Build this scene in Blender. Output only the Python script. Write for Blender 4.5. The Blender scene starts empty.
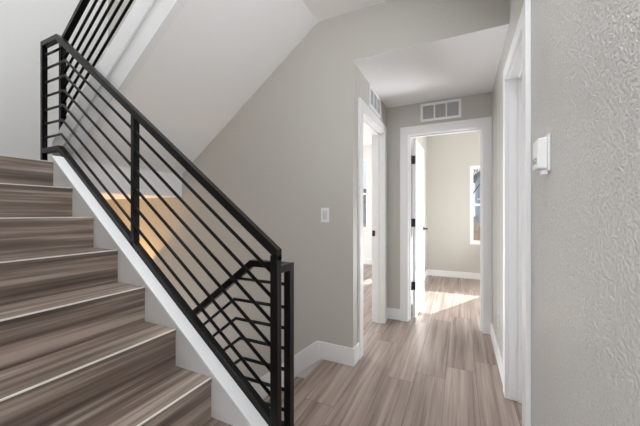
import bpy, math, random
from mathutils import Vector
random.seed(7)
S = bpy.context.scene
COL = S.collection
PI = math.pi

# ------------------------------------------------------------------ camera, world, light, exposure
cam_d = bpy.data.cameras.new('camera')
cam = bpy.data.objects.new('camera', cam_d)
COL.objects.link(cam)
cam.location = (0, 0, 1.18)
cam.rotation_euler = (PI / 2, 0, math.radians(25.55))
cam_d.sensor_width = 36
cam_d.lens = 36 * 294.76 / 640
cam_d.clip_start = 0.02
S.camera = cam

S.view_settings.view_transform = 'Standard'
S.view_settings.look = 'None'
S.view_settings.gamma = 1
S.view_settings.use_curve_mapping = False
S.view_settings.exposure = 0.0
S.cycles.max_bounces = 16
S.cycles.diffuse_bounces = 12

W = bpy.data.worlds.new('sky')
S.world = W
W.use_nodes = True
bg = W.node_tree.nodes['Background']
bg.inputs[0].default_value = (0.86, 0.92, 1.0, 1)
bg.inputs[1].default_value = 1.0

sun_d = bpy.data.lights.new('sun', 'SUN')
sun_d.energy = 15.0
sun_d.angle = 0.006
sun_d.color = (1, 0.97, 0.93)
sun = bpy.data.objects.new('sun', sun_d)
COL.objects.link(sun)
sun.location = (4, 14, 6)
sun.rotation_euler = Vector((-0.64, -1.21, -0.676)).to_track_quat('-Z', 'Y').to_euler()


def area(name, loc, direction, sx, sy, energy, color=(1, 1, 1)):
    d = bpy.data.lights.new(name, 'AREA')
    d.shape = 'RECTANGLE'
    d.size, d.size_y, d.energy, d.color = sx, sy, energy, color
    o = bpy.data.objects.new(name, d)
    COL.objects.link(o)
    o.location = loc
    o.rotation_euler = Vector(direction).to_track_quat('-Z', 'Y').to_euler()
    return o


area('upper_fill_light', (-1.65, 0.72, 5.4), (0, 0, -1), 1.9, 1.1, 84, (0.93, 0.967, 1))  # added overhead panel in place of upstairs daylight; no window modelled
area('stair_fill_light', (-2.3, 0.1, 3.0), (0.62, 0.7, -0.2), 1.2, 1.2, 3, (0.93, 0.967, 1))  # added fill at the stair wall, out of view; no window there
area('entry_fill_light', (-2.95, -2.7, 1.0), (0.65, 0.75, 0.05), 1.3, 1.6, 118, (0.93, 0.967, 1))  # added fill behind the camera, aimed at the right wall
area('landing_fill_light', (-0.15, 0.85, 2.68), (-0.75, 0.1, -0.65), 0.7, 0.9, 29, (0.93, 0.967, 1))  # added fill above the view for soffit and steps; no fixture there
area('front_low_fill', (-0.35, -2.9, 0.4), (0, 1, 0.7), 1.1, 0.6, 13, (0.93, 0.967, 1))  # added low uplight behind the camera, brightens the ceilings
area('bedroom_fill_light', (2.2, 3.9, 1.7), (-0.8, 0.7, 0.35), 1.3, 1.3, 25, (0.93, 0.967, 1))  # added unseen fill for the far room walls, not a window
area('bedroom_low_fill', (1.3, 5.0, 0.45), (-0.7, -0.8, 0.55), 0.9, 0.6, 85, (0.93, 0.967, 1))  # added hidden uplight, sent through the doorway to the hall ceiling
area('side_room_fill_light', (-4.2, 3.9, 0.75), (1, -0.3, 0.2), 2.4, 1.3, 230, (0.93, 0.967, 1))  # added fill on the unseen left side, away from the room's window
area('lower_hall_fill', (-3.8, 1.7, -0.9), (1, 0, 0.25), 0.8, 1.0, 19, (0.97, 0.98, 1))  # added unseen fill for the lower stairs and the wall beside them

sp_d = bpy.data.lights.new('lower_landing_lamp', 'SPOT')
sp_d.energy = 27
sp_d.color = (1, 0.56, 0.2)
sp_d.spot_size = math.radians(108)
sp_d.spot_blend = 0.06
sp_d.shadow_soft_size = 0.02
sp = bpy.data.objects.new('lower_landing_lamp', sp_d)
COL.objects.link(sp)
sp.location = (-3.40, 1.95, 0.40)
sp.rotation_euler = Vector((-0.08, 0.12, 1)).to_track_quat('-Z', 'Y').to_euler()


# ------------------------------------------------------------------ materials
def new_mat(name, rough=0.5, color=(0.8, 0.8, 0.8), metallic=0.0):
    m = bpy.data.materials.new(name)
    m.use_nodes = True
    n = m.node_tree.nodes
    b = n['Principled BSDF']
    b.inputs['Base Color'].default_value = (*color, 1)
    b.inputs['Roughness'].default_value = rough
    b.inputs['Metallic'].default_value = metallic
    return m, n, m.node_tree.links, b


def paint(name, color, rough=0.5, scale=55, strength=0.12, knock=True, dist=0.004):
    m, n, l, b = new_mat(name, rough, color)
    g = n.new('ShaderNodeNewGeometry')
    t = n.new('ShaderNodeTexNoise')
    t.inputs['Scale'].default_value = scale
    t.inputs['Detail'].default_value = 3
    t.inputs['Roughness'].default_value = 0.6
    l.new(g.outputs['Position'], t.inputs['Vector'])
    r = n.new('ShaderNodeValToRGB')
    r.color_ramp.elements[0].position = 0.42 if knock else 0.0
    r.color_ramp.elements[1].position = 0.60 if knock else 1.0
    l.new(t.outputs['Fac'], r.inputs['Fac'])
    bp = n.new('ShaderNodeBump')
    bp.inputs['Strength'].default_value = strength
    bp.inputs['Distance'].default_value = dist
    l.new(r.outputs['Color'], bp.inputs['Height'])
    l.new(bp.outputs['Normal'], b.inputs['Normal'])
    return m


def plain(name, color, rough=0.5, metallic=0.0, vary=0.04):
    m, n, l, b = new_mat(name, rough, color, metallic)
    g = n.new('ShaderNodeNewGeometry')
    t = n.new('ShaderNodeTexNoise')
    t.inputs['Scale'].default_value = 14
    l.new(g.outputs['Position'], t.inputs['Vector'])
    mx = n.new('ShaderNodeMix')
    mx.data_type = 'RGBA'
    mx.inputs[6].default_value = (*[c * (1 - vary) for c in color], 1)
    mx.inputs[7].default_value = (*[min(1, c * (1 + vary)) for c in color], 1)
    l.new(t.outputs['Fac'], mx.inputs[0])
    l.new(mx.outputs[2], b.inputs['Base Color'])
    return m


def wood(name, planks, dark, mid, light, rough=0.42):
    """brown grey vinyl plank, grain along world Y"""
    m, n, l, b = new_mat(name, rough)
    g = n.new('ShaderNodeNewGeometry')
    sep = n.new('ShaderNodeSeparateXYZ')
    l.new(g.outputs['Position'], sep.inputs[0])

    def mathn(op, a, c):
        k = n.new('ShaderNodeMath')
        k.operation = op
        for i, v in enumerate((a, c)):
            if v is None:
                continue
            if isinstance(v, (int, float)):
                k.inputs[i].default_value = v
            else:
                l.new(v, k.inputs[i])
        return k.outputs[0]
    rnd = None
    seam = None
    if planks:
        pw, plen = 0.1985, 1.22
        xr = mathn('DIVIDE', mathn('ADD', sep.outputs[0], 5.6575), pw)
        ix = mathn('FLOOR', xr, None)
        fx = mathn('FRACT', xr, None)
        w0 = n.new('ShaderNodeTexWhiteNoise')
        w0.noise_dimensions = '1D'
        l.new(ix, w0.inputs['W'])
        yr = mathn('ADD', mathn('DIVIDE', mathn('ADD', sep.outputs[1], 20.0), plen), mathn('MULTIPLY', w0.outputs['Value'], 3.0))
        iy = mathn('FLOOR', yr, None)
        fy = mathn('FRACT', yr, None)
        cv = n.new('ShaderNodeCombineXYZ')
        l.new(ix, cv.inputs[0])
        l.new(iy, cv.inputs[1])
        w1 = n.new('ShaderNodeTexWhiteNoise')
        w1.noise_dimensions = '2D'
        l.new(cv.outputs[0], w1.inputs['Vector'])
        rnd = w1.outputs['Value']
        ex = mathn('MINIMUM', fx, mathn('SUBTRACT', 1.0, fx))
        ey = mathn('MINIMUM', fy, mathn('SUBTRACT', 1.0, fy))
        sx = mathn('LESS_THAN', mathn('MULTIPLY', ex, pw), 0.0013)
        sy = mathn('LESS_THAN', mathn('MULTIPLY', ey, plen), 0.0016)
        seam = mathn('MAXIMUM', sx, sy)
    cmb = n.new('ShaderNodeCombineXYZ')
    l.new(mathn('MULTIPLY', sep.outputs[0], 1.0), cmb.inputs[0])
    yy = mathn('MULTIPLY', sep.outputs[1], 0.03)
    if rnd is not None:
        yy = mathn('ADD', yy, mathn('MULTIPLY', rnd, 7.0))
    l.new(yy, cmb.inputs[1])
    l.new(mathn('MULTIPLY', sep.outputs[2], 1.0), cmb.inputs[2])
    t1 = n.new('ShaderNodeTexNoise')
    t1.inputs['Scale'].default_value = 16
    t1.inputs['Detail'].default_value = 5
    t1.inputs['Roughness'].default_value = 0.62
    t1.inputs['Distortion'].default_value = 0.0
    l.new(cmb.outputs[0], t1.inputs['Vector'])
    t2 = n.new('ShaderNodeTexNoise')
    t2.inputs['Scale'].default_value = 95
    t2.inputs['Detail'].default_value = 3
    l.new(cmb.outputs[0], t2.inputs['Vector'])
    t3 = n.new('ShaderNodeTexNoise')
    t3.inputs['Scale'].default_value = 38
    t3.inputs['Detail'].default_value = 1
    l.new(cmb.outputs[0], t3.inputs['Vector'])
    v = mathn('ADD', mathn('MULTIPLY', t1.outputs['Fac'], 0.55), mathn('MULTIPLY', t2.outputs['Fac'], 0.17))
    v = mathn('ADD', v, mathn('MULTIPLY', t3.outputs['Fac'], 0.28))
    if rnd is not None:
        v = mathn('ADD', v, mathn('MULTIPLY', mathn('SUBTRACT', rnd, 0.5), 0.05))
    r = n.new('ShaderNodeValToRGB')
    e = r.color_ramp.elements
    e[0].position, e[0].color = 0.38, (*dark, 1)
    e[1].position, e[1].color = 0.62, (*light, 1)
    k = e.new(0.5)
    k.color = (*mid, 1)
    l.new(v, r.inputs['Fac'])
    out = r.outputs['Color']
    if seam is not None:
        mx = n.new('ShaderNodeMix')
        mx.data_type = 'RGBA'
        mx.inputs[7].default_value = (0.07, 0.055, 0.045, 1)
        l.new(mathn('MULTIPLY', seam, 0.75), mx.inputs[0])
        l.new(out, mx.inputs[6])
        out = mx.outputs[2]
    l.new(out, b.inputs['Base Color'])
    bp = n.new('ShaderNodeBump')
    bp.inputs['Strength'].default_value = 0.08
    bp.inputs['Distance'].default_value = 0.002
    l.new(t2.outputs['Fac'], bp.inputs['Height'])
    l.new(bp.outputs['Normal'], b.inputs['Normal'])
    return m


M = {}
M['wall'] = paint('greige_wall_paint', (0.51, 0.488, 0.447), 0.5, 62, 0.2)
M['wall_rough'] = paint('greige_knockdown_paint_lit', (0.56, 0.545, 0.515), 0.3, 110, 0.75, dist=0.005)  # same greige as the other walls, lightened to carry this wall's brighter light
M['white_wall'] = paint('white_wall_paint', (0.74, 0.735, 0.725), 0.55, 60, 0.12)
M['ceil'] = paint('ceiling_paint', (0.84, 0.84, 0.845), 0.7, 60, 0.10)
M['trim'] = plain('white_trim_paint', (0.80, 0.80, 0.805), 0.35, 0, 0.01)
M['floor'] = wood('plank_floor', True, (0.185, 0.137, 0.115), (0.32, 0.253, 0.218), (0.44, 0.365, 0.32))
M['step'] = wood('plank_step', False, (0.088, 0.062, 0.049), (0.19, 0.145, 0.118), (0.45, 0.37, 0.315))
M['nosing'] = plain('pale_nosing', (0.80, 0.76, 0.70), 0.35, 0, 0.02)
M['black'] = plain('black_satin_metal', (0.0045, 0.0043, 0.0042), 0.3, 0.0, 0.1)
M['black'].node_tree.nodes['Principled BSDF'].inputs['Specular IOR Level'].default_value = 0.25
M['black_hw'] = plain('black_hardware', (0.02, 0.02, 0.021), 0.4, 0.2, 0.05)
M['plastic'] = plain('white_plastic', (0.78, 0.78, 0.78), 0.35, 0, 0.01)
M['plastic2'] = plain('pale_grey_plastic', (0.60, 0.60, 0.61), 0.35, 0, 0.01)
M['grille'] = plain('grey_grille', (0.42, 0.42, 0.43), 0.5, 0, 0.03)
M['grille_dark'] = plain('duct_dark', (0.20, 0.20, 0.21), 0.7, 0, 0.03)
M['screen'] = plain('grey_screen', (0.20, 0.21, 0.21), 0.2, 0, 0.02)
M['vinyl'] = plain('white_vinyl', (0.84, 0.84, 0.85), 0.3, 0, 0.01)
M['soil'] = paint('dry_soil', (0.34, 0.28, 0.23), 0.9, 4, 0.5, False, 0.1)
M['siding'] = plain('blue_siding', (0.30, 0.38, 0.52), 0.6, 0, 0.08)
M['siding_grey'] = plain('grey_siding', (0.25, 0.28, 0.33), 0.6, 0, 0.06)
M['roof'] = plain('grey_roof', (0.18, 0.17, 0.17), 0.8, 0, 0.1)
M['bark'] = plain('dark_bark', (0.07, 0.055, 0.045), 0.9, 0, 0.2)
M['fence'] = plain('weathered_fence', (0.36, 0.25, 0.17), 0.8, 0, 0.1)
mg, ng, lg, bgl = new_mat('window_glass', 0.02, (1, 1, 1))
for nd in list(ng):
    if nd.type == 'BSDF_PRINCIPLED':
        ng.remove(nd)
tr = ng.new('ShaderNodeBsdfTransparent')
gl = ng.new('ShaderNodeBsdfGlossy')
gl.inputs['Roughness'].default_value = 0.02
mxs = ng.new('ShaderNodeMixShader')
mxs.inputs[0].default_value = 0.06
lg.new(tr.outputs[0], mxs.inputs[1])
lg.new(gl.outputs[0], mxs.inputs[2])
lg.new(mxs.outputs[0], ng['Material Output'].inputs['Surface'])
M['glass'] = mg


# ------------------------------------------------------------------ mesh helpers
class MB:
    def __init__(self):
        self.v, self.f, self.smooth = [], [], []

    def add(self, vs, fs, smooth=False):
        o = len(self.v)
        self.v += [tuple(p) for p in vs]
        self.f += [tuple(i + o for i in q) for q in fs]
        self.smooth += [smooth] * len(fs)
        return self

    def box(self, x0, x1, y0, y1, z0, z1):
        x0, x1 = sorted((x0, x1))
        y0, y1 = sorted((y0, y1))
        z0, z1 = sorted((z0, z1))
        vs = [(x0, y0, z0), (x1, y0, z0), (x1, y1, z0), (x0, y1, z0), (x0, y0, z1), (x1, y0, z1), (x1, y1, z1), (x0, y1, z1)]
        return self.add(vs, [(0, 3, 2, 1), (4, 5, 6, 7), (0, 1, 5, 4), (1, 2, 6, 5), (2, 3, 7, 6), (3, 0, 4, 7)])

    def prism_y(self, poly, y0, y1):
        """poly of (x, z), counter-clockwise seen from -Y"""
        a = sum(poly[i][0] * poly[(i + 1) % len(poly)][1] - poly[(i + 1) % len(poly)][0] * poly[i][1] for i in range(len(poly)))
        if a < 0:
            poly = poly[::-1]
        k = len(poly)
        vs = [(x, y0, z) for x, z in poly] + [(x, y1, z) for x, z in poly]
        fs = [tuple(range(k)), tuple(range(2 * k - 1, k - 1, -1))]
        fs += [(i + k, (i + 1) % k + k, (i + 1) % k, i) for i in range(k)]
        return self.add(vs, fs)

    def prism_x(self, poly, x0, x1):
        """poly of (y, z)"""
        a = sum(poly[i][0] * poly[(i + 1) % len(poly)][1] - poly[(i + 1) % len(poly)][0] * poly[i][1] for i in range(len(poly)))
        if a < 0:
            poly = poly[::-1]
        k = len(poly)
        vs = [(x0, y, z) for y, z in poly] + [(x1, y, z) for y, z in poly]
        fs = [tuple(range(k - 1, -1, -1)), tuple(range(k, 2 * k))]
        fs += [(i, (i + 1) % k, (i + 1) % k + k, i + k) for i in range(k)]
        return self.add(vs, fs)

    def sweep_xz(self, path, y, prof, smooth=False, plumb=(False, False)):
        """sweep a profile of (u in plane, w along Y) along a path of (x, z) with mitred joints"""
        P = [Vector((p[0], p[1])) for p in path]
        D = [(P[i + 1] - P[i]).normalized() for i in range(len(P) - 1)]
        k = len(prof)
        vs = []
        for i, p in enumerate(P):
            if i in (0, len(P) - 1):
                d_ = D[0] if i == 0 else D[-1]
                nrm, s = Vector((-d_.y, d_.x)), 1
                if plumb[0 if i == 0 else 1]:
                    g = 1 if nrm.y > 0 else -1
                    nrm, s = Vector((0, g)), 1 / abs(d_.x)
            else:
                n0, n1 = Vector((-D[i - 1].y, D[i - 1].x)), Vector((-D[i].y, D[i].x))
                nrm = (n0 + n1).normalized()
                s = 1 / max(0.3, nrm.dot(n0))
            for u, w in prof:
                q = p + nrm * (u * s)
                vs.append((q.x, y + w, q.y))
        fs = []
        for i in range(len(P) - 1):
            for j in range(k):
                a, c = i * k + j, i * k + (j + 1) % k
                fs.append((a, c, c + k, a + k))
        self.add(vs, fs, smooth)
        o = len(self.v) - len(vs)
        self.f += [tuple(o + j for j in range(k))[::-1], tuple(o + (len(P) - 1) * k + j for j in range(k))]
        self.smooth += [False, False]
        return self

    def tube(self, a, b, r, n=12, r2=None):
        a, b = Vector(a), Vector(b)
        r2 = r if r2 is None else r2
        d = (b - a).normalized()
        t = d.orthogonal().normalized()
        s = d.cross(t)
        vs = []
        for c, rr in ((a, r), (b, r2)):
            for i in range(n):
                q = 2 * PI * i / n
                vs.append(c + t * (rr * math.cos(q)) + s * (rr * math.sin(q)))
        self.add(vs, [(i, (i + 1) % n, (i + 1) % n + n, i + n) for i in range(n)], True)
        o = len(self.v) - len(vs)
        self.f += [tuple(o + i for i in range(n))[::-1], tuple(o + n + i for i in range(n))]
        self.smooth += [False, False]
        return self

    def build(self, name, mat, parent=None, bevel=0.0):
        off = Vector((0, 0, 0))
        p = parent
        while p is not None:
            off += p.location
            p = p.parent
        me = bpy.data.meshes.new(name)
        me.from_pydata([tuple(Vector(q) - off) for q in self.v], [], self.f)
        me.update()
        for i, pl in enumerate(me.polygons):
            pl.use_smooth = self.smooth[i]
        import bmesh
        b_ = bmesh.new()
        b_.from_mesh(me)
        bmesh.ops.recalc_face_normals(b_, faces=b_.faces)
        b_.to_mesh(me)
        b_.free()
        me.materials.append(M[mat] if isinstance(mat, str) else mat)
        o = bpy.data.objects.new(name, me)
        COL.objects.link(o)
        if parent is not None:
            o.parent = parent
        if bevel:
            md = o.modifiers.new('bevel', 'BEVEL')
            md.width, md.segments, md.limit_method = bevel, 2, 'ANGLE'
        return o


def thing(name, loc, label, cat, group=None):
    o = bpy.data.objects.new(name, None)
    o.empty_display_size = 0.1
    COL.objects.link(o)
    o.location = loc
    o['label'], o['category'] = label, cat
    if group:
        o['group'] = group
    return o


def setting(o, label, cat):
    o['kind'] = 'structure'
    o['label'] = label
    o['category'] = cat
    return o


# ------------------------------------------------------------------ dimensions
R_, RUN = 0.1925, 0.249          # riser, run
YS0, YS1 = 1.06, 1.19            # half wall between the flights
YH = 1.168
YW = 2.165                       # wall behind the stairs
XL, XR, YB = -0.751, 0.2715, 3.311
HC, CE = 2.36, 2.739             # hall ceiling, main ceiling
XB = -3.95                       # far end wall of the stairwell
YF = 5.934                       # end wall of the far room
T = 0.12
X2 = -1.087                      # nosing of the second step
SL = R_ / RUN
ZT = 5.5
LANDZ = 8 * R_
UP0, UP1 = -1.05, 3.08           # upper floor edge


def nose_x(k):
    return X2 - (k - 2) * RUN


# ------------------------------------------------------------------ structure: floors
m = MB()
m.box(XB, 2.4, -3.0, 0.06, -0.3, 0)
m.box(-0.79, XR + T, 0.06, YH, -0.3, 0)
m.box(-1.0, XR + T, YH, YW, -0.3, 0)
m.box(-4.4, 2.4, YW + 0.06, 6.9, -0.3, 0)
m.box(XL - 0.02, XR + T, YW, YW + 0.06, -0.3, 0)
setting(m.build('floor', 'floor'), 'brown grey wood plank floor of the landing, hall and rooms', 'floor')
m = MB()
m.box(XB, -2.64, 0.06, YW, LANDZ - R_, LANDZ - 0.012)
o = setting(m.build('floor_landing', 'ceil'), 'half landing between the two upper stair flights', 'landing')
m = MB()
m.box(XB, -2.60, 0.06, YS0, LANDZ - 0.012, LANDZ)
m.box(XB, -2.645, YS0, YW, LANDZ - 0.012, LANDZ)
m.build('landing_planks', 'step', o)
MB().box(-2.645, -2.639, YS1, YW, LANDZ - R_, 1.62).build('fascia', 'ceil', o)
m = MB()
m.box(XB, -3.4, YS1, YW, -2.4, -2.1175)
setting(m.build('floor_lower', 'floor'), 'floor at the foot of the lower stair flight', 'floor')

# ceilings
m = MB()
m.box(UP0, 2.4, -3.0, 6.9, CE, UP1)
m.box(-4.4, UP0, YW, 6.9, CE, UP1)
m.box(XB, UP0, -3.0, 0.06, CE, UP1)
setting(m.build('ceiling', 'ceil'), 'white main ceiling above the landing', 'ceiling')
m = MB()
m.box(XL, XR, YW + 0.0015, YB, HC - 0.0015, HC + 0.1)
setting(m.build('ceiling_hall', 'ceil'), 'lower white ceiling of the short hall', 'ceiling')
m = MB()
m.box(XB, 2.4, -0.06, YW + T, ZT, ZT + 0.1)
setting(m.build('ceiling_upper', 'ceil'), 'white ceiling high above the stairwell', 'ceiling')


# walls
def wall_y(m, y0, y1, x0, x1, z0, z1, ops=()):
    """wall in a Y plane with rectangular openings (xa, xb, za, zb)"""
    x = x0
    for xa, xb, za, zb in sorted(ops):
        m.box(x, xa, y0, y1, z0, z1)
        if za > z0:
            m.box(xa, xb, y0, y1, z0, za)
        m.box(xa, xb, y0, y1, zb, z1)
        x = xb
    m.box(x, x1, y0, y1, z0, z1)


def wall_x(m, x0, x1, y0, y1, z0, z1, ops=()):
    y = y0
    for ya, yb, za, zb in sorted(ops):
        m.box(x0, x1, y, ya, z0, z1)
        if za > z0:
            m.box(x0, x1, ya, yb, z0, za)
        m.box(x0, x1, ya, yb, zb, z1)
        y = yb
    m.box(x0, x1, y, y1, z0, z1)


m = MB()
m.box(XB - T, XL, YW, YW + T, -2.4, CE)
m.box(XL, XR + T, YW, YW + T, HC, CE)
m.box(XB - T, 2.4, YW, YW + T, CE, ZT)
setting(m.build('wall_back', 'wall'), 'greige wall behind the stairs with the light switch', 'wall')
m = MB()
wall_x(m, XB - T, XB, -3.0, YW + T, -2.4, ZT)
setting(m.build('wall_left', 'white_wall'), 'white end wall of the stairwell', 'wall')
m = MB()
m.box(XB, -0.95, -0.06, 0.06, 0, CE)
m.box(XB, 2.4, -0.06, 0.06, UP1, ZT)
setting(m.build('wall_stair', 'white_wall'), 'white wall along the near side of the upper flights', 'wall')
m = MB()
m.box(2.3, 2.4, 0.06, YW, UP1, ZT)
setting(m.build('wall_upper', 'white_wall'), 'white end wall of the upper floor', 'wall')

LD0, LD1, DH = 2.366, 3.13, 2.03      # left hall door
RD0, RD1 = 1.615, 2.205                # right hall door
BD0, BD1 = -0.518, 0.194               # back hall door
m = MB()
wall_x(m, XL - T, XL, YW + T, YB + T, 0, CE, [(LD0 - 0.012, LD1 + 0.012, 0, DH + 0.012)])
m.box(XL, XL + 0.0008, YW, YW + T, 0, HC)
setting(m.build('wall_hall', 'wall'), 'greige left wall of the short hall with a doorway', 'wall')
m = MB()
wall_x(m, XR, XR + T, -3.0, YB + T, 0, CE, [(RD0 - 0.012, RD1 + 0.012, 0, DH + 0.012)])
setting(m.build('wall_right', 'wall_rough'), 'textured greige right wall with the thermostat', 'wall')
m = MB()
wall_y(m, YB, YB + T, XL, XR, 0, CE, [(BD0 - 0.012, BD1 + 0.012, 0, DH + 0.012)])
setting(m.build('wall_end', 'wall'), 'greige end wall of the hall around the open doorway', 'wall')

# far room shell
WX0, WX1, WZ0, WZ1 = 0.147, 0.975, 0.63, 2.03
m = MB()
wall_y(m, YF, YF + T, -0.705, 2.4, 0, CE, [(WX0, WX1, WZ0, WZ1)])
setting(m.build('wall_far', 'wall'), 'greige far wall of the room beyond the hall, with a window', 'wall')
m = MB()
m.box(-0.705, -0.585, YB + T, YF, 0, CE)
setting(m.build('wall_partition', 'wall'), 'greige wall behind the open white door', 'wall')
m = MB()
m.box(2.3, 2.4, -3.0, YF, 0, CE)
m.box(XR + T, 2.3, YB, YB + T, 0, CE)
setting(m.build('wall_outer', 'wall'), 'greige outer wall of the far room', 'wall')
# left room shell
LY = 6.60
LW0, LW1, LWZ0, LWZ1 = -3.3, -1.93, 0.80, 2.45
m = MB()
wall_y(m, LY, LY + T, -4.4, -0.705, 0, CE, [(LW0, LW1, LWZ0, LWZ1)])
m.box(-4.4, -4.3, YW + T, LY, 0, CE)
setting(m.build('wall_side', 'white_wall'), 'white wall of the bright room left of the hall', 'wall')
# room behind the camera
m = MB()
wall_y(m, -3.12, -3.0, XB - T, XR + T, 0, CE, [(-2.0, 0.0, 0.3, 2.4)])
setting(m.build('wall_front', 'white_wall'), 'white wall behind the viewer with a wide opening', 'wall')

# ------------------------------------------------------------------ trims
cw, ct = 0.084, 0.02


def casing_x(m, xf, sgn, y0, y1, h):
    """casing on a wall facing sgn*X, plane xf, around an opening y0..y1"""
    a, b_ = xf, xf + sgn * ct
    m.box(a, b_, y0 - cw, y0, 0, h + cw)
    m.box(a, b_, y1, y1 + cw, 0, h + cw)
    m.box(a, b_, y0, y1, h, h + cw)


def jamb_x(m, x0, x1, y0, y1, h, stop):
    t = 0.012
    m.box(x0, x1, y0 - t, y0 + 0.006, 0, h + t)
    m.box(x0, x1, y1 - 0.006, y1 + t, 0, h + t)
    m.box(x0, x1, y0 + 0.006, y1 - 0.006, h - 0.006, h + t)
    s0, s1 = stop
    m.box(s0, s1, y0 + 0.006, y0 + 0.018, 0, h - 0.006)
    m.box(s0, s1, y1 - 0.018, y1 - 0.006, 0, h - 0.006)
    m.box(s0, s1, y0 + 0.018, y1 - 0.018, h - 0.018, h - 0.006)


m = MB()
casing_x(m, XL, 1, LD0, LD1, DH)
jamb_x(m, XL - T, XL + 0.001, LD0, LD1, DH, (XL - 0.075, XL - 0.04))
o = setting(m.build('trim_1', 'trim', bevel=0.002), 'white casing around the doorway in the left hall wall', 'door frame')
s = MB().box(XL - 0.116, XL - 0.084, LD1 - 0.009, LD1 - 0.0055, 0.93, 0.99)
sk = s.build('strike_plate', 'black_hw', o)
sk['label'] = 'small black strike plate on the white jamb'
m = MB()
casing_x(m, XR, -1, RD0, RD1, DH)
jamb_x(m, XR - 0.001, XR + T, RD0, RD1, DH, (XR + 0.05, XR + 0.082))
setting(m.build('trim_2', 'trim', bevel=0.002), 'white casing of the doorway in the right wall', 'door frame')
# back door casing
m = MB()
f0, f1 = YB, YB - ct
m.box(BD0 - cw, BD0, f1, f0, 0, DH + cw)
m.box(BD1, XR - 0.0005, f1, f0, 0, DH + cw)
m.box(BD0, BD1, f1, f0, DH, DH + cw)
m.box(BD0 - 0.012, BD0 + 0.006, YB - 0.001, YB + T, 0, DH + 0.012)
m.box(BD1 - 0.006, BD1 + 0.012, YB - 0.001, YB + T, 0, DH + 0.012)
m.box(BD0 + 0.006, BD1 - 0.006, YB - 0.001, YB + T, DH - 0.006, DH + 0.012)
m.box(BD0 + 0.006, BD0 + 0.018, YB + 0.04, YB + 0.08, 0, DH - 0.006)
m.box(BD1 - 0.018, BD1 - 0.006, YB + 0.04, YB + 0.08, 0, DH - 0.006)
m.box(BD0 + 0.018, BD1 - 0.018, YB + 0.04, YB + 0.08, DH - 0.018, DH - 0.006)
setting(m.build('trim_3', 'trim', bevel=0.002), 'white casing of the doorway at the end of the hall', 'door frame')

# baseboards
bh, bt = 0.138, 0.014


def base(name, label, boxes):
    m = MB()
    for b_ in boxes:
        m.box(*b_)
    return setting(m.build(name, 'trim', bevel=0.003), label, 'baseboard')


m = MB()
m.box(-1.035, XL + bt, YW - bt, YW, 0, bh)
m.box(XL, XL + bt, YW, LD0 - cw, 0, bh)
DX = 2.55
m.prism_y([(-1.035, 0.0), (-1.035, bh), (-1.06, bh), (-1.06 - DX, bh - DX * SL), (-1.06 - DX, bh - DX * SL - 0.155), (-1.01, 0.0)], YW - bt, YW)
setting(m.build('baseboard_back', 'trim', bevel=0.003), 'white baseboard that bends down along the lower stairs', 'baseboard')
base('baseboard_hall', 'white baseboard piece between the two hall doorways', [(XL, BD0 - cw, YB - bt, YB, 0, 0.12), (XL, XL + bt, LD1 + cw, YB - bt, 0, 0.12)])
base('baseboard_right', 'white baseboard along the right wall', [(XR - bt, XR, RD1 + cw, YB - ct, 0, 0.12), (XR - bt, XR, -3.0, RD0 - cw, 0, 0.12)])
base('baseboard_far', 'white baseboard of the far room', [(-0.585, 2.3, YF - bt, YF, 0, 0.112), (-0.585, -0.585 + bt, YB + T, YF - bt, 0, 0.112)])
base('baseboard_side', 'white baseboard of the room left of the hall', [(-4.3, -0.705, LY - bt, LY, 0, 0.13)])

# ------------------------------------------------------------------ door leaves
hx, hy = BD0 + 0.024, YB + T - 0.012
d1 = bpy.data.objects.new('door_1', None)
COL.objects.link(d1)
d1.location = (hx, hy, 0)
setting(d1, 'white panelled door standing open into the sunlit far room', 'door')
DW, DTK = 0.70, 0.035


def leaf(mb, x0, x1, w, h, n=5):
    """panelled leaf along +Y in local coordinates"""
    st = 0.105
    mb.box(x0, x1, 0, st, 0.008, h)
    mb.box(x0, x1, w - st, w, 0.008, h)
    rails = [0.008 + 0.0]
    zs = []
    rh = 0.10
    ph = (h - 0.2 - rh * (n - 1) - 0.11) / n
    z = 0.20
    mb.box(x0, x1, st, w - st, 0.008, z)
    for i in range(n):
        zs.append((z, z + ph))
        z += ph
        top = z + rh if i < n - 1 else h
        mb.box(x0, x1, st, w - st, z, top)
        z = top
    for a, c in zs:
        mb.box(x0 + 0.011, x1 - 0.011, st, w - st, a, c)
        mb.box(x0 + 0.004, x1 - 0.004, st + 0.03, w - st - 0.03, a + 0.03, c - 0.03)


ang = -math.radians(1.2)
m = MB()
leaf(m, -DTK, 0, DW, 2.015)


def rotv(mb, a, off):
    ca, sa = math.cos(a), math.sin(a)
    mb.v = [(x * ca - y * sa + off[0], x * sa + y * ca + off[1], z + off[2]) for x, y, z in mb.v]
    return mb


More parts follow.
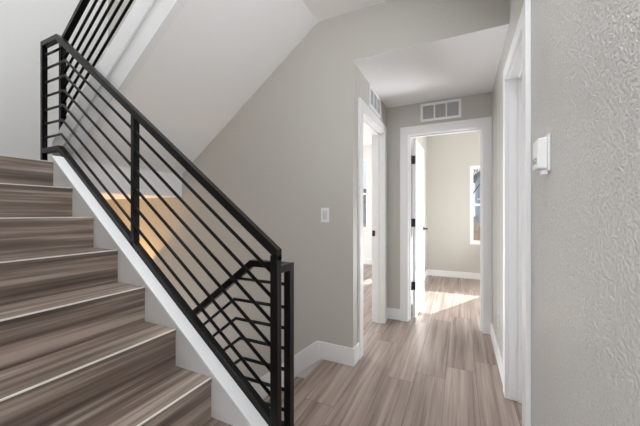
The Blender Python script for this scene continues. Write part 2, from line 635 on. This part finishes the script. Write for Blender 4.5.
rotv(m, ang, (hx + 0.039, hy + 0.012, 0)).build('panel', 'trim', d1, 0.002)
m = MB()
for s in (1, -1):
    xx = 0.0 if s > 0 else -DTK
    m.tube((xx, DW - 0.06, 0.975), (xx + s * 0.008, DW - 0.06, 0.975), 0.026, 16)
    m.tube((xx + s * 0.006, DW - 0.06, 0.975), (xx + s * 0.05, DW - 0.06, 0.975), 0.009, 10)
    m.box(xx + s * 0.040, xx + s * 0.052, DW - 0.17, DW - 0.05, 0.966, 0.984)
h_ = rotv(m, ang, (hx + 0.039, hy + 0.012, 0)).build('handle', 'black_hw', d1)
h_['label'] = 'black lever handle'
for z in (0.366, 1.071, 1.775):
    m = MB()
    m.box(BD0 + 0.006, BD0 + 0.0095, YB + 0.055, YB + T - 0.006, z - 0.045, z + 0.045)
    m.tube((hx - 0.0, hy - 0.004, z - 0.047), (hx - 0.0, hy - 0.004, z + 0.047), 0.008, 10)
    m.box(hx + 0.005, hx + 0.036, hy + 0.007, hy + 0.0125, z - 0.045, z + 0.045)
    o = m.build('hinge', 'black_hw', d1)
    o['label'] = 'black door hinge'

d2 = bpy.data.objects.new('door_2', None)
COL.objects.link(d2)
d2.location = (XR + 0.1, RD0, 0)
setting(d2, 'white closed door set deep in the right wall', 'door')
m = MB()
leaf(m, XR + 0.083, XR + 0.118, RD1 - RD0 - 0.018, 2.018)
m.v = [(x, y + RD0 + 0.009, z) for x, y, z in m.v]
m.build('panel', 'trim', d2, 0.002)


# ------------------------------------------------------------------ windows
def window(name, x0, x1, z0, z1, y, label):
    """double hung window in a Y wall whose room face is y"""
    e = bpy.data.objects.new(name, None)
    COL.objects.link(e)
    e.location = ((x0 + x1) / 2, y, z0)
    setting(e, label, 'window')
    m = MB()
    f = 0.03
    ya, yb = y + 0.03, y + 0.10
    m.box(x0, x0 + f, ya, yb, z0, z1)
    m.box(x1 - f, x1, ya, yb, z0, z1)
    m.box(x0 + f, x1 - f, ya, yb, z0, z0 + f)
    m.box(x0 + f, x1 - f, ya, yb, z1 - f, z1)
    m.box(x0, x1, y - 0.004, ya, z0 - 0.012, z0 + 0.004)
    m.build('frame', 'vinyl', e, 0.002)
    zm = (z0 + z1) / 2
    for a, c, yo, nm in ((z0 + f, zm + 0.02, 0.035, 'lower_sash'), (zm - 0.02, z1 - f, 0.065, 'upper_sash')):
        s = MB()
        q = 0.026
        s.box(x0 + f, x0 + f + q, y + yo, y + yo + 0.028, a, c)
        s.box(x1 - f - q, x1 - f, y + yo, y + yo + 0.028, a, c)
        s.box(x0 + f + q, x1 - f - q, y + yo, y + yo + 0.028, a, a + q)
        s.box(x0 + f + q, x1 - f - q, y + yo, y + yo + 0.028, c - q, c)
        so = s.build(nm, 'vinyl', e, 0.002)
        MB().box(x0 + f + q, x1 - f - q, y + yo + 0.012, y + yo + 0.016, a + q, c - q).build('pane', 'glass', so)
    return e


window('window_1', WX0, WX1, WZ0, WZ1, YF, 'white framed window in the far room')
window('window_2', LW0, LW1, LWZ0, LWZ1, LY, 'bright window seen through the left hall doorway')

# ------------------------------------------------------------------ main staircase
up = thing('staircase', (-0.84, 0.56, 0), 'wood clad stairs climbing left beside the black railing in the foreground', 'stairs')
for k in range(1, 9):
    nx, z = nose_x(k), k * R_
    m = MB()
    bx_ = nx - RUN - 0.02 if k < 8 else -2.60
    m.box(bx_ if k < 8 else nx - 0.03, nx, 0.062, YS0, z - 0.022, z)
    m.box(nx - 0.018, nx - 0.003, 0.062, YS0, z - R_ + 0.0005, z - 0.022)
    st = m.build('step', 'step', up)
    ns = MB().box(nx - 0.006, nx + 0.0025, 0.064, YS0 - 0.002, z - 0.004, z + 0.0015).build('nosing_strip', 'nosing', st)
    ns['label'] = 'pale thin strip on the step edge'


# half wall beside it (white), with a cap board
def capz(x):
    return 0.466 - SL * (x + 1.179)


XE = -0.80
XT = -2.60
m = MB()
m.prism_y([(XE, -0.3), (XE, capz(XE)), (XT, capz(XT)), (XT, LANDZ - R_), (XB, LANDZ - R_), (XB, -2.4), (-3.2, -2.4), (-3.2, -2.3)], YS0, YH)
m.build('half_wall', 'trim', up)
m = MB()
m.prism_y([(XE + 0.004, capz(XE) - 0.003), (XE + 0.004, capz(XE) + 0.022), (XT, capz(XT) + 0.022), (XT, capz(XT) - 0.003)], YS0 - 0.004, YH)
m.build('half_wall_cap', 'trim', up, 0.002)

# lower flight
low = thing('staircase', (-1.0, 1.68, -2.12), 'wood clad stairs going down between the white half wall and the greige wall', 'stairs')
for k in range(0, 11):
    nx, z = -1.0 - k * RUN, -k * R_
    m = MB()
    if k == 0:
        m.box(nx - 0.003, nx + 0.005, YH, YW - bt, -0.03, 0.0006)
        m.box(nx - 0.002, nx + 0.002, YH, YW - bt, -R_, -0.03)
    else:
        m.box(nx, nx + RUN + 0.001, YH + 0.001, YW - bt - 0.001, z - 0.022, z)
        m.box(nx + 0.003, nx + 0.018, YH + 0.001, YW - bt - 0.001, z - R_ + 0.0005, z - 0.022)
    m.build('step', 'step', low)
m = MB()
m.prism_y([(-1.01, -0.0), (-1.01, -0.6), (-3.6, -2.4), (-3.6, 0.02 - 2.6 * SL + 0.1)], YW - 0.008, YW)
sk = m.build('skirt_board', 'trim', low)

# upper flight with its white stringer and sloped soffit
flt = thing('staircase', (-2.6, 1.68, LANDZ), 'white sided stair flight rising to the right overhead', 'stairs')
SO = 0.7285


def sofz(x):
    return 1.626 + SO * (x + 2.58)


XS0 = -2.64
m = MB()
m.prism_y([(XS0, sofz(XS0)), (UP0, CE), (UP0, CE + 0.10), (XS0, sofz(XS0) + 0.10)], YS1 + 0.05, YW - 0.002)
m.build('soffit', 'ceil', flt)
m = MB()


def strz(x):
    return 2.524 + 0.752 * (x + 1.825)


XSE = -2.88
m.prism_y([(XS0, sofz(XS0)), (UP0, CE), (UP0, UP1), (-1.10, strz(-1.10)), (XSE, strz(XSE)), (XSE, LANDZ + 0.001), (XS0, LANDZ + 0.001)], YS1, YS1 + 0.05)
m.build('stringer', 'trim', flt)
m = MB()
m.prism_y([(XSE - 0.005, strz(XSE) + 0.008), (-1.10, strz(-1.10) + 0.008), (-1.10, strz(-1.10) - 0.165), (XSE - 0.005, strz(XSE) - 0.165)], YS1 - 0.014, YS1)
m.build('trim_board', 'trim', flt, 0.002)
for k in range(1, 8):
    nx, z = -2.80 + (k - 1) * RUN, LANDZ + k * R_
    m = MB()
    m.box(nx, nx + RUN + 0.02, YS1 + 0.05, YW - 0.002, z - 0.022, z)
    m.box(nx + 0.003, nx + 0.018, YS1 + 0.05, YW - 0.002, z - R_, z - 0.022)
    m.build('step', 'step', flt)

# ------------------------------------------------------------------ railings
q = 0.018


def sq(h=q, w=q):
    return [(-h, -w), (h, -w), (h, w), (-h, w)]


def rd(r=0.0085, n=12):
    return [(r * math.cos(2 * PI * i / n), r * math.sin(2 * PI * i / n)) for i in range(n)]


YR = 1.144
SR = 0.768
P1X = -0.773       # bottom post
PMX = -1.806       # middle post
PEX = -2.926       # end post on the landing
ra = thing('stair_railing', (P1X, YR, 0), 'black metal railing with round bars climbing along the foreground stairs', 'railing')
TOPM, BOTM = 1.795, 0.985   # rail centre heights at the middle post


def at(zm, x):
    return zm + SR * (PMX - x)


def kink(zm, zh):
    return PMX - (zh - zm) / SR


ht, hb = 2.488, 1.660
kt, kb = kink(TOPM, ht), kink(BOTM, hb)
MB().sweep_xz([(P1X + 0.020, at(TOPM, P1X + 0.020)), (kt, ht), (PEX - 0.014, ht)], YR, sq(0.020, 0.019), False, (True, True)).build('top_rail', 'black', ra, 0.002)
MB().sweep_xz([(P1X - 0.018, at(BOTM, P1X - 0.018)), (kb, hb), (PEX + 0.014, hb)], YR, sq(0.019, 0.019), False, (True, True)).build('bottom_rail', 'black', ra, 0.002)
# bars: middle-post heights and landing heights
zm_ = [TOPM + (BOTM - TOPM) * i / 7 for i in range(1, 7)]
zh_ = [2.403 - 0.1065 * i for i in range(7)]
for i in range(6):
    kx = kink(zm_[i], zh_[i + 1])
    MB().sweep_xz([(P1X - 0.018, at(zm_[i], P1X - 0.018)), (kx, zh_[i + 1]), (PEX + 0.012, zh_[i + 1])], YR, rd(), True).build('bar', 'black', ra)
xe = kink(TOPM - 0.02, zh_[0])
MB().sweep_xz([(xe, zh_[0]), (PEX + 0.012, zh_[0])], YR, rd(), True).build('bar', 'black', ra)
MB().box(P1X - 0.02, P1X + 0.02, YR - 0.019, YR + 0.017, 0, at(TOPM, P1X) - 0.016).build('post', 'black', ra, 0.002)
MB().box(PMX - 0.015, PMX + 0.015, YR - 0.019, YR + 0.019, capz(PMX) + 0.02, at(TOPM, PMX) - 0.016).build('post', 'black', ra, 0.002)
MB().box(PEX - 0.014, PEX + 0.014, YR - 0.019, YR + 0.016, LANDZ, ht - 0.016).build('post', 'black', ra, 0.002)

# railing of the lower flight, joined to a second post
YR2 = 1.262
P2X = -0.775
RZ = 0.915
XK = -1.0
rb = thing('stair_railing', (P2X, YR2, 0), 'black metal railing bending down along the lower stairs behind the foreground railing', 'railing')
XLO = -3.3


def dn(z, xk, x):
    return z - SR * (xk - x)


MB().box(P2X - 0.018, P2X + 0.018, YR2 - 0.02, YR2 + 0.02, 0, RZ - 0.017).build('post', 'black', rb, 0.002)
MB().sweep_xz([(P2X + 0.018, RZ), (XK, RZ), (XLO, dn(RZ, XK, XLO))], YR2, sq(0.017, 0.02)).build('top_rail', 'black', rb, 0.002)
MB().box(P2X - 0.018, P2X + 0.018, YR + 0.017, YR2 - 0.02, RZ - 0.017, RZ + 0.017).build('rail_return', 'black', rb, 0.002)
zb = [0.706, 0.602, 0.499, 0.393, 0.290, 0.188]
xk_ = [-1.125, -1.115, -1.085, -1.07, -1.06, -1.05]
MB().sweep_xz([(P2X - 0.018, 0.822), (XK - (RZ - 0.822) / SR + 0.02, 0.822)], YR2, rd(), True).build('bar', 'black', rb)
for z, xk in zip(zb, xk_):
    MB().sweep_xz([(P2X - 0.018, z), (xk, z), (XLO, dn(z, xk, XLO))], YR2, rd(), True).build('bar', 'black', rb)
MB().sweep_xz([(P2X - 0.018, 0.105), (-1.05, 0.105), (XLO, dn(0.105, -1.05, XLO))], YR2, sq(0.015, 0.015)).build('bottom_rail', 'black', rb, 0.002)
MB().box(XLO - 0.036, XLO, YR2 - 0.018, YR2 + 0.018, -1.74, dn(RZ, XK, XLO) + 0.01).build('post', 'black', rb, 0.002)

# railing of the upper flight
YR3 = 1.215
SU = 0.752
uz = 0.055
rc = thing('stair_railing', (-2.80, YR3, strz(-2.8)), 'black metal railing rising along the white upper flight at top left', 'railing')
XU1 = -1.25


def ul(z0, x):
    return strz(x) + z0


MB().sweep_xz([(-2.80, ul(0.735, -2.80)), (XU1, ul(0.735, XU1))], YR3, sq(0.017, 0.019)).build('top_rail', 'black', rc, 0.002)
zu = [0.045 + 0.107 * i for i in range(6)]
MB().sweep_xz([(-2.80, ul(zu[0], -2.80)), (XU1, ul(zu[0], XU1))], YR3, sq(0.011, 0.015)).build('bottom_rail', 'black', rc, 0.001)
for z in zu[1:]:
    MB().sweep_xz([(-2.80, ul(z, -2.80)), (XU1, ul(z, XU1))], YR3, rd(0.009), True).build('bar', 'black', rc)
MB().box(-2.835, -2.80, YR3 - 0.018, YR3 + 0.018, strz(-2.835) + 0.006, ul(0.735, -2.80) + 0.01).build('post', 'black', rc, 0.002)
MB().box(XU1, XU1 + 0.036, YR3 - 0.018, YR3 + 0.018, strz(XU1), ul(0.735, XU1) + 0.02).build('post', 'black', rc, 0.002)

# ------------------------------------------------------------------ light switch
sw = thing('light_switch', (-0.988, YW, 1.105), 'white rocker light switch on the greige wall behind the stairs', 'light switch')
MB().box(-1.024, -0.952, YW - 0.006, YW, 1.105, 1.222).build('plate', 'plastic', sw, 0.003)
m = MB()
m.prism_x([(YW - 0.006, 1.128), (YW - 0.009, 1.128), (YW - 0.0135, 1.164), (YW - 0.009, 1.199), (YW - 0.006, 1.199)], -1.006, -0.970)
m.build('rocker', 'plastic2', sw)

# ------------------------------------------------------------------ outlet
ot = thing('power_outlet', (XR, 2.71, 0.285), 'white power outlet low on the right wall past the doorway', 'power outlet')
MB().box(XR - 0.006, XR, 2.675, 2.745, 0.285, 0.40).build('plate', 'plastic', ot, 0.002)
for z in (0.318, 0.367):
    MB().box(XR - 0.009, XR - 0.006, 2.692, 2.728, z - 0.018, z + 0.018).build('socket', 'plastic2', ot, 0.002)


# ------------------------------------------------------------------ air vents
def vent(axis, a0, a1, z0, z1, plane, label):
    c = ((a0 + a1) / 2, plane, z0) if axis == 'y' else (plane, (a0 + a1) / 2, z0)
    e = thing('air_vent', c, label, 'air vent', None)

    def bx(m, a, b, d0, d1, za, zb_):
        if axis == 'y':
            m.box(a, b, plane - d1, plane - d0, za, zb_)
        else:
            m.box(plane + d0, plane + d1, a, b, za, zb_)
    fr = 0.024
    m = MB()
    bx(m, a0, a1, 0, 0.012, z0, z0 + fr)
    bx(m, a0, a1, 0, 0.012, z1 - fr, z1)
    bx(m, a0, a0 + fr, 0, 0.012, z0 + fr, z1 - fr)
    bx(m, a1 - fr, a1, 0, 0.012, z0 + fr, z1 - fr)
    w = (a1 - a0 - 2 * fr)
    mw = 0.014
    for i in (1, 2):
        cc = a0 + fr + w * i / 3
        bx(m, cc - mw / 2, cc + mw / 2, 0, 0.011, z0 + fr, z1 - fr)
    m.build('frame', 'trim', e, 0.0015)
    for i in range(3):
        b0 = a0 + fr + w * i / 3 + (mw / 2 if i else 0)
        b1 = a0 + fr + w * (i + 1) / 3 - (mw / 2 if i < 2 else 0)
        g = MB()
        bx(g, b0, b1, 0.0, 0.002, z0 + fr, z1 - fr)
        n = 12
        for k in range(n):
            zz = z0 + fr + (z1 - z0 - 2 * fr) * (k + 0.5) / n
            bx(g, b0, b1, 0.002, 0.007, zz - 0.0028, zz + 0.0028)
        go = g.build('grille', 'grille', e)
    return e


vent('y', -0.39, 0.003, 2.150, 2.338, YB, 'white three panel air vent above the doorway at the hall end')
vent('x', 2.59, 2.985, 2.152, 2.343, XL, 'white air vent above the doorway in the left hall wall')

# ------------------------------------------------------------------ thermostat
th = thing('thermostat', (XR, 1.27, 1.325), 'white thermostat on the textured right wall', 'thermostat')
y0, y1, z0, z1 = 1.222, 1.325, 1.322, 1.447
MB().box(XR - 0.007, XR, y0, y1, z0, z1).build('back_plate', 'plastic', th, 0.003)
m = MB()
i0, i1 = 0.008, 0.012
vs = [(XR - 0.007, y0 + i0, z0 + i0), (XR - 0.007, y1 - i0, z0 + i0), (XR - 0.007, y1 - i0, z1 - i0), (XR - 0.007, y0 + i0, z1 - i0),
      (XR - 0.034, y0 + i1, z0 + i1), (XR - 0.034, y1 - i1, z0 + i1), (XR - 0.034, y1 - i1, z1 - i1), (XR - 0.034, y0 + i1, z1 - i1)]
m.add(vs, [(0, 1, 2, 3), (4, 5, 6, 7), (0, 1, 5, 4), (1, 2, 6, 5), (2, 3, 7, 6), (3, 0, 4, 7)])
m.build('body', 'plastic', th, 0.004)
MB().box(XR - 0.0355, XR - 0.033, y0 + 0.03, y1 - 0.024, 1.352, 1.372).build('display', 'screen', th)
MB().box(XR - 0.022, XR - 0.006, y0 + 0.012, y0 + 0.042, z0 - 0.010, z0 + 0.004).build('slide_tab', 'plastic', th, 0.001)

# ------------------------------------------------------------------ outside the windows
m = MB()
m.add([(-30, 6.9, -0.6), (30, 6.9, -0.6), (30, 14, -0.5), (-30, 14, -0.5), (30, 40, 1.6), (-30, 40, 1.6)], [(0, 1, 2, 3), (3, 2, 4, 5)])
o = m.build('ground', 'soil')
setting(o, 'bare brown ground outside the windows', 'ground')
hs = thing('house', (3.2, 26, 0.4), 'blue sided house seen through the far room window', 'house')
MB().box(1.2, 5.6, 26, 31, 0.2, 4.0).build('walls', 'siding', hs)
m = MB()
for z in (2.2,):
    m.box(1.14, 5.66, 25.93, 26.0, z, z + 0.12)
m.build('trim_bands', 'vinyl', hs)
m = MB()
m.prism_y([(0.7, 4.0), (5.9, 4.0), (3.3, 5.6)], 25.7, 31.3)
m.build('roof', 'roof', hs)
for x in (1.75, 3.6):
    MB().box(x, x + 0.8, 25.92, 26.0, 2.3, 2.8).build('window', 'glass', hs)
tr_ = thing('tree', (0.62, 18, -0.2), 'bare dark tree seen through the top of the far room window', 'tree')
m = MB()
random.seed(3)
m.tube((0.45, 18, -0.3), (0.5, 18, 2.2), 0.06, 8, 0.04)


def branch(p, d, L, r, dep):
    e = (p[0] + d[0] * L, p[1] + d[1] * L, p[2] + d[2] * L)
    m.tube(p, e, r, 6, r * 0.65)
    if dep:
        for _ in range(3):
            nd = Vector((d[0] + random.uniform(-.7, .7), d[1] + random.uniform(-.7, .7), d[2] + random.uniform(-.3, .5))).normalized()
            branch(e, nd, L * 0.72, r * 0.65, dep - 1)


for a in range(4):
    branch((0.5, 18, 2.1), Vector((math.cos(a * 1.6) * .6, math.sin(a * 1.6) * .6, 0.9)).normalized(), 0.9, 0.035, 3)
m.build('branches', 'bark', tr_)
fe = thing('fence', (1.0, 15, -0.3), 'low brown fence on the ground outside the far room window', 'fence')
m = MB()
for i in range(40):
    m.box(-2 + i * 0.14, -2 + i * 0.14 + 0.12, 15, 15.02, -0.45, 0.55)
m.build('boards', 'fence', fe)
m = MB()
m.box(-2, 3.6, 15.02, 15.06, 0.30, 0.38)
m.build('rail', 'bark', fe)
h2 = thing('house', (-6.4, 24, 0.3), 'grey house seen through the bright window of the left room', 'house')
MB().box(-9.5, -5.0, 24, 29, 0.0, 2.0).build('walls', 'siding_grey', h2)
m = MB()
m.prism_y([(-9.8, 2.0), (-4.7, 2.0), (-7.2, 3.2)], 23.7, 29.3)
m.build('roof', 'roof', h2)
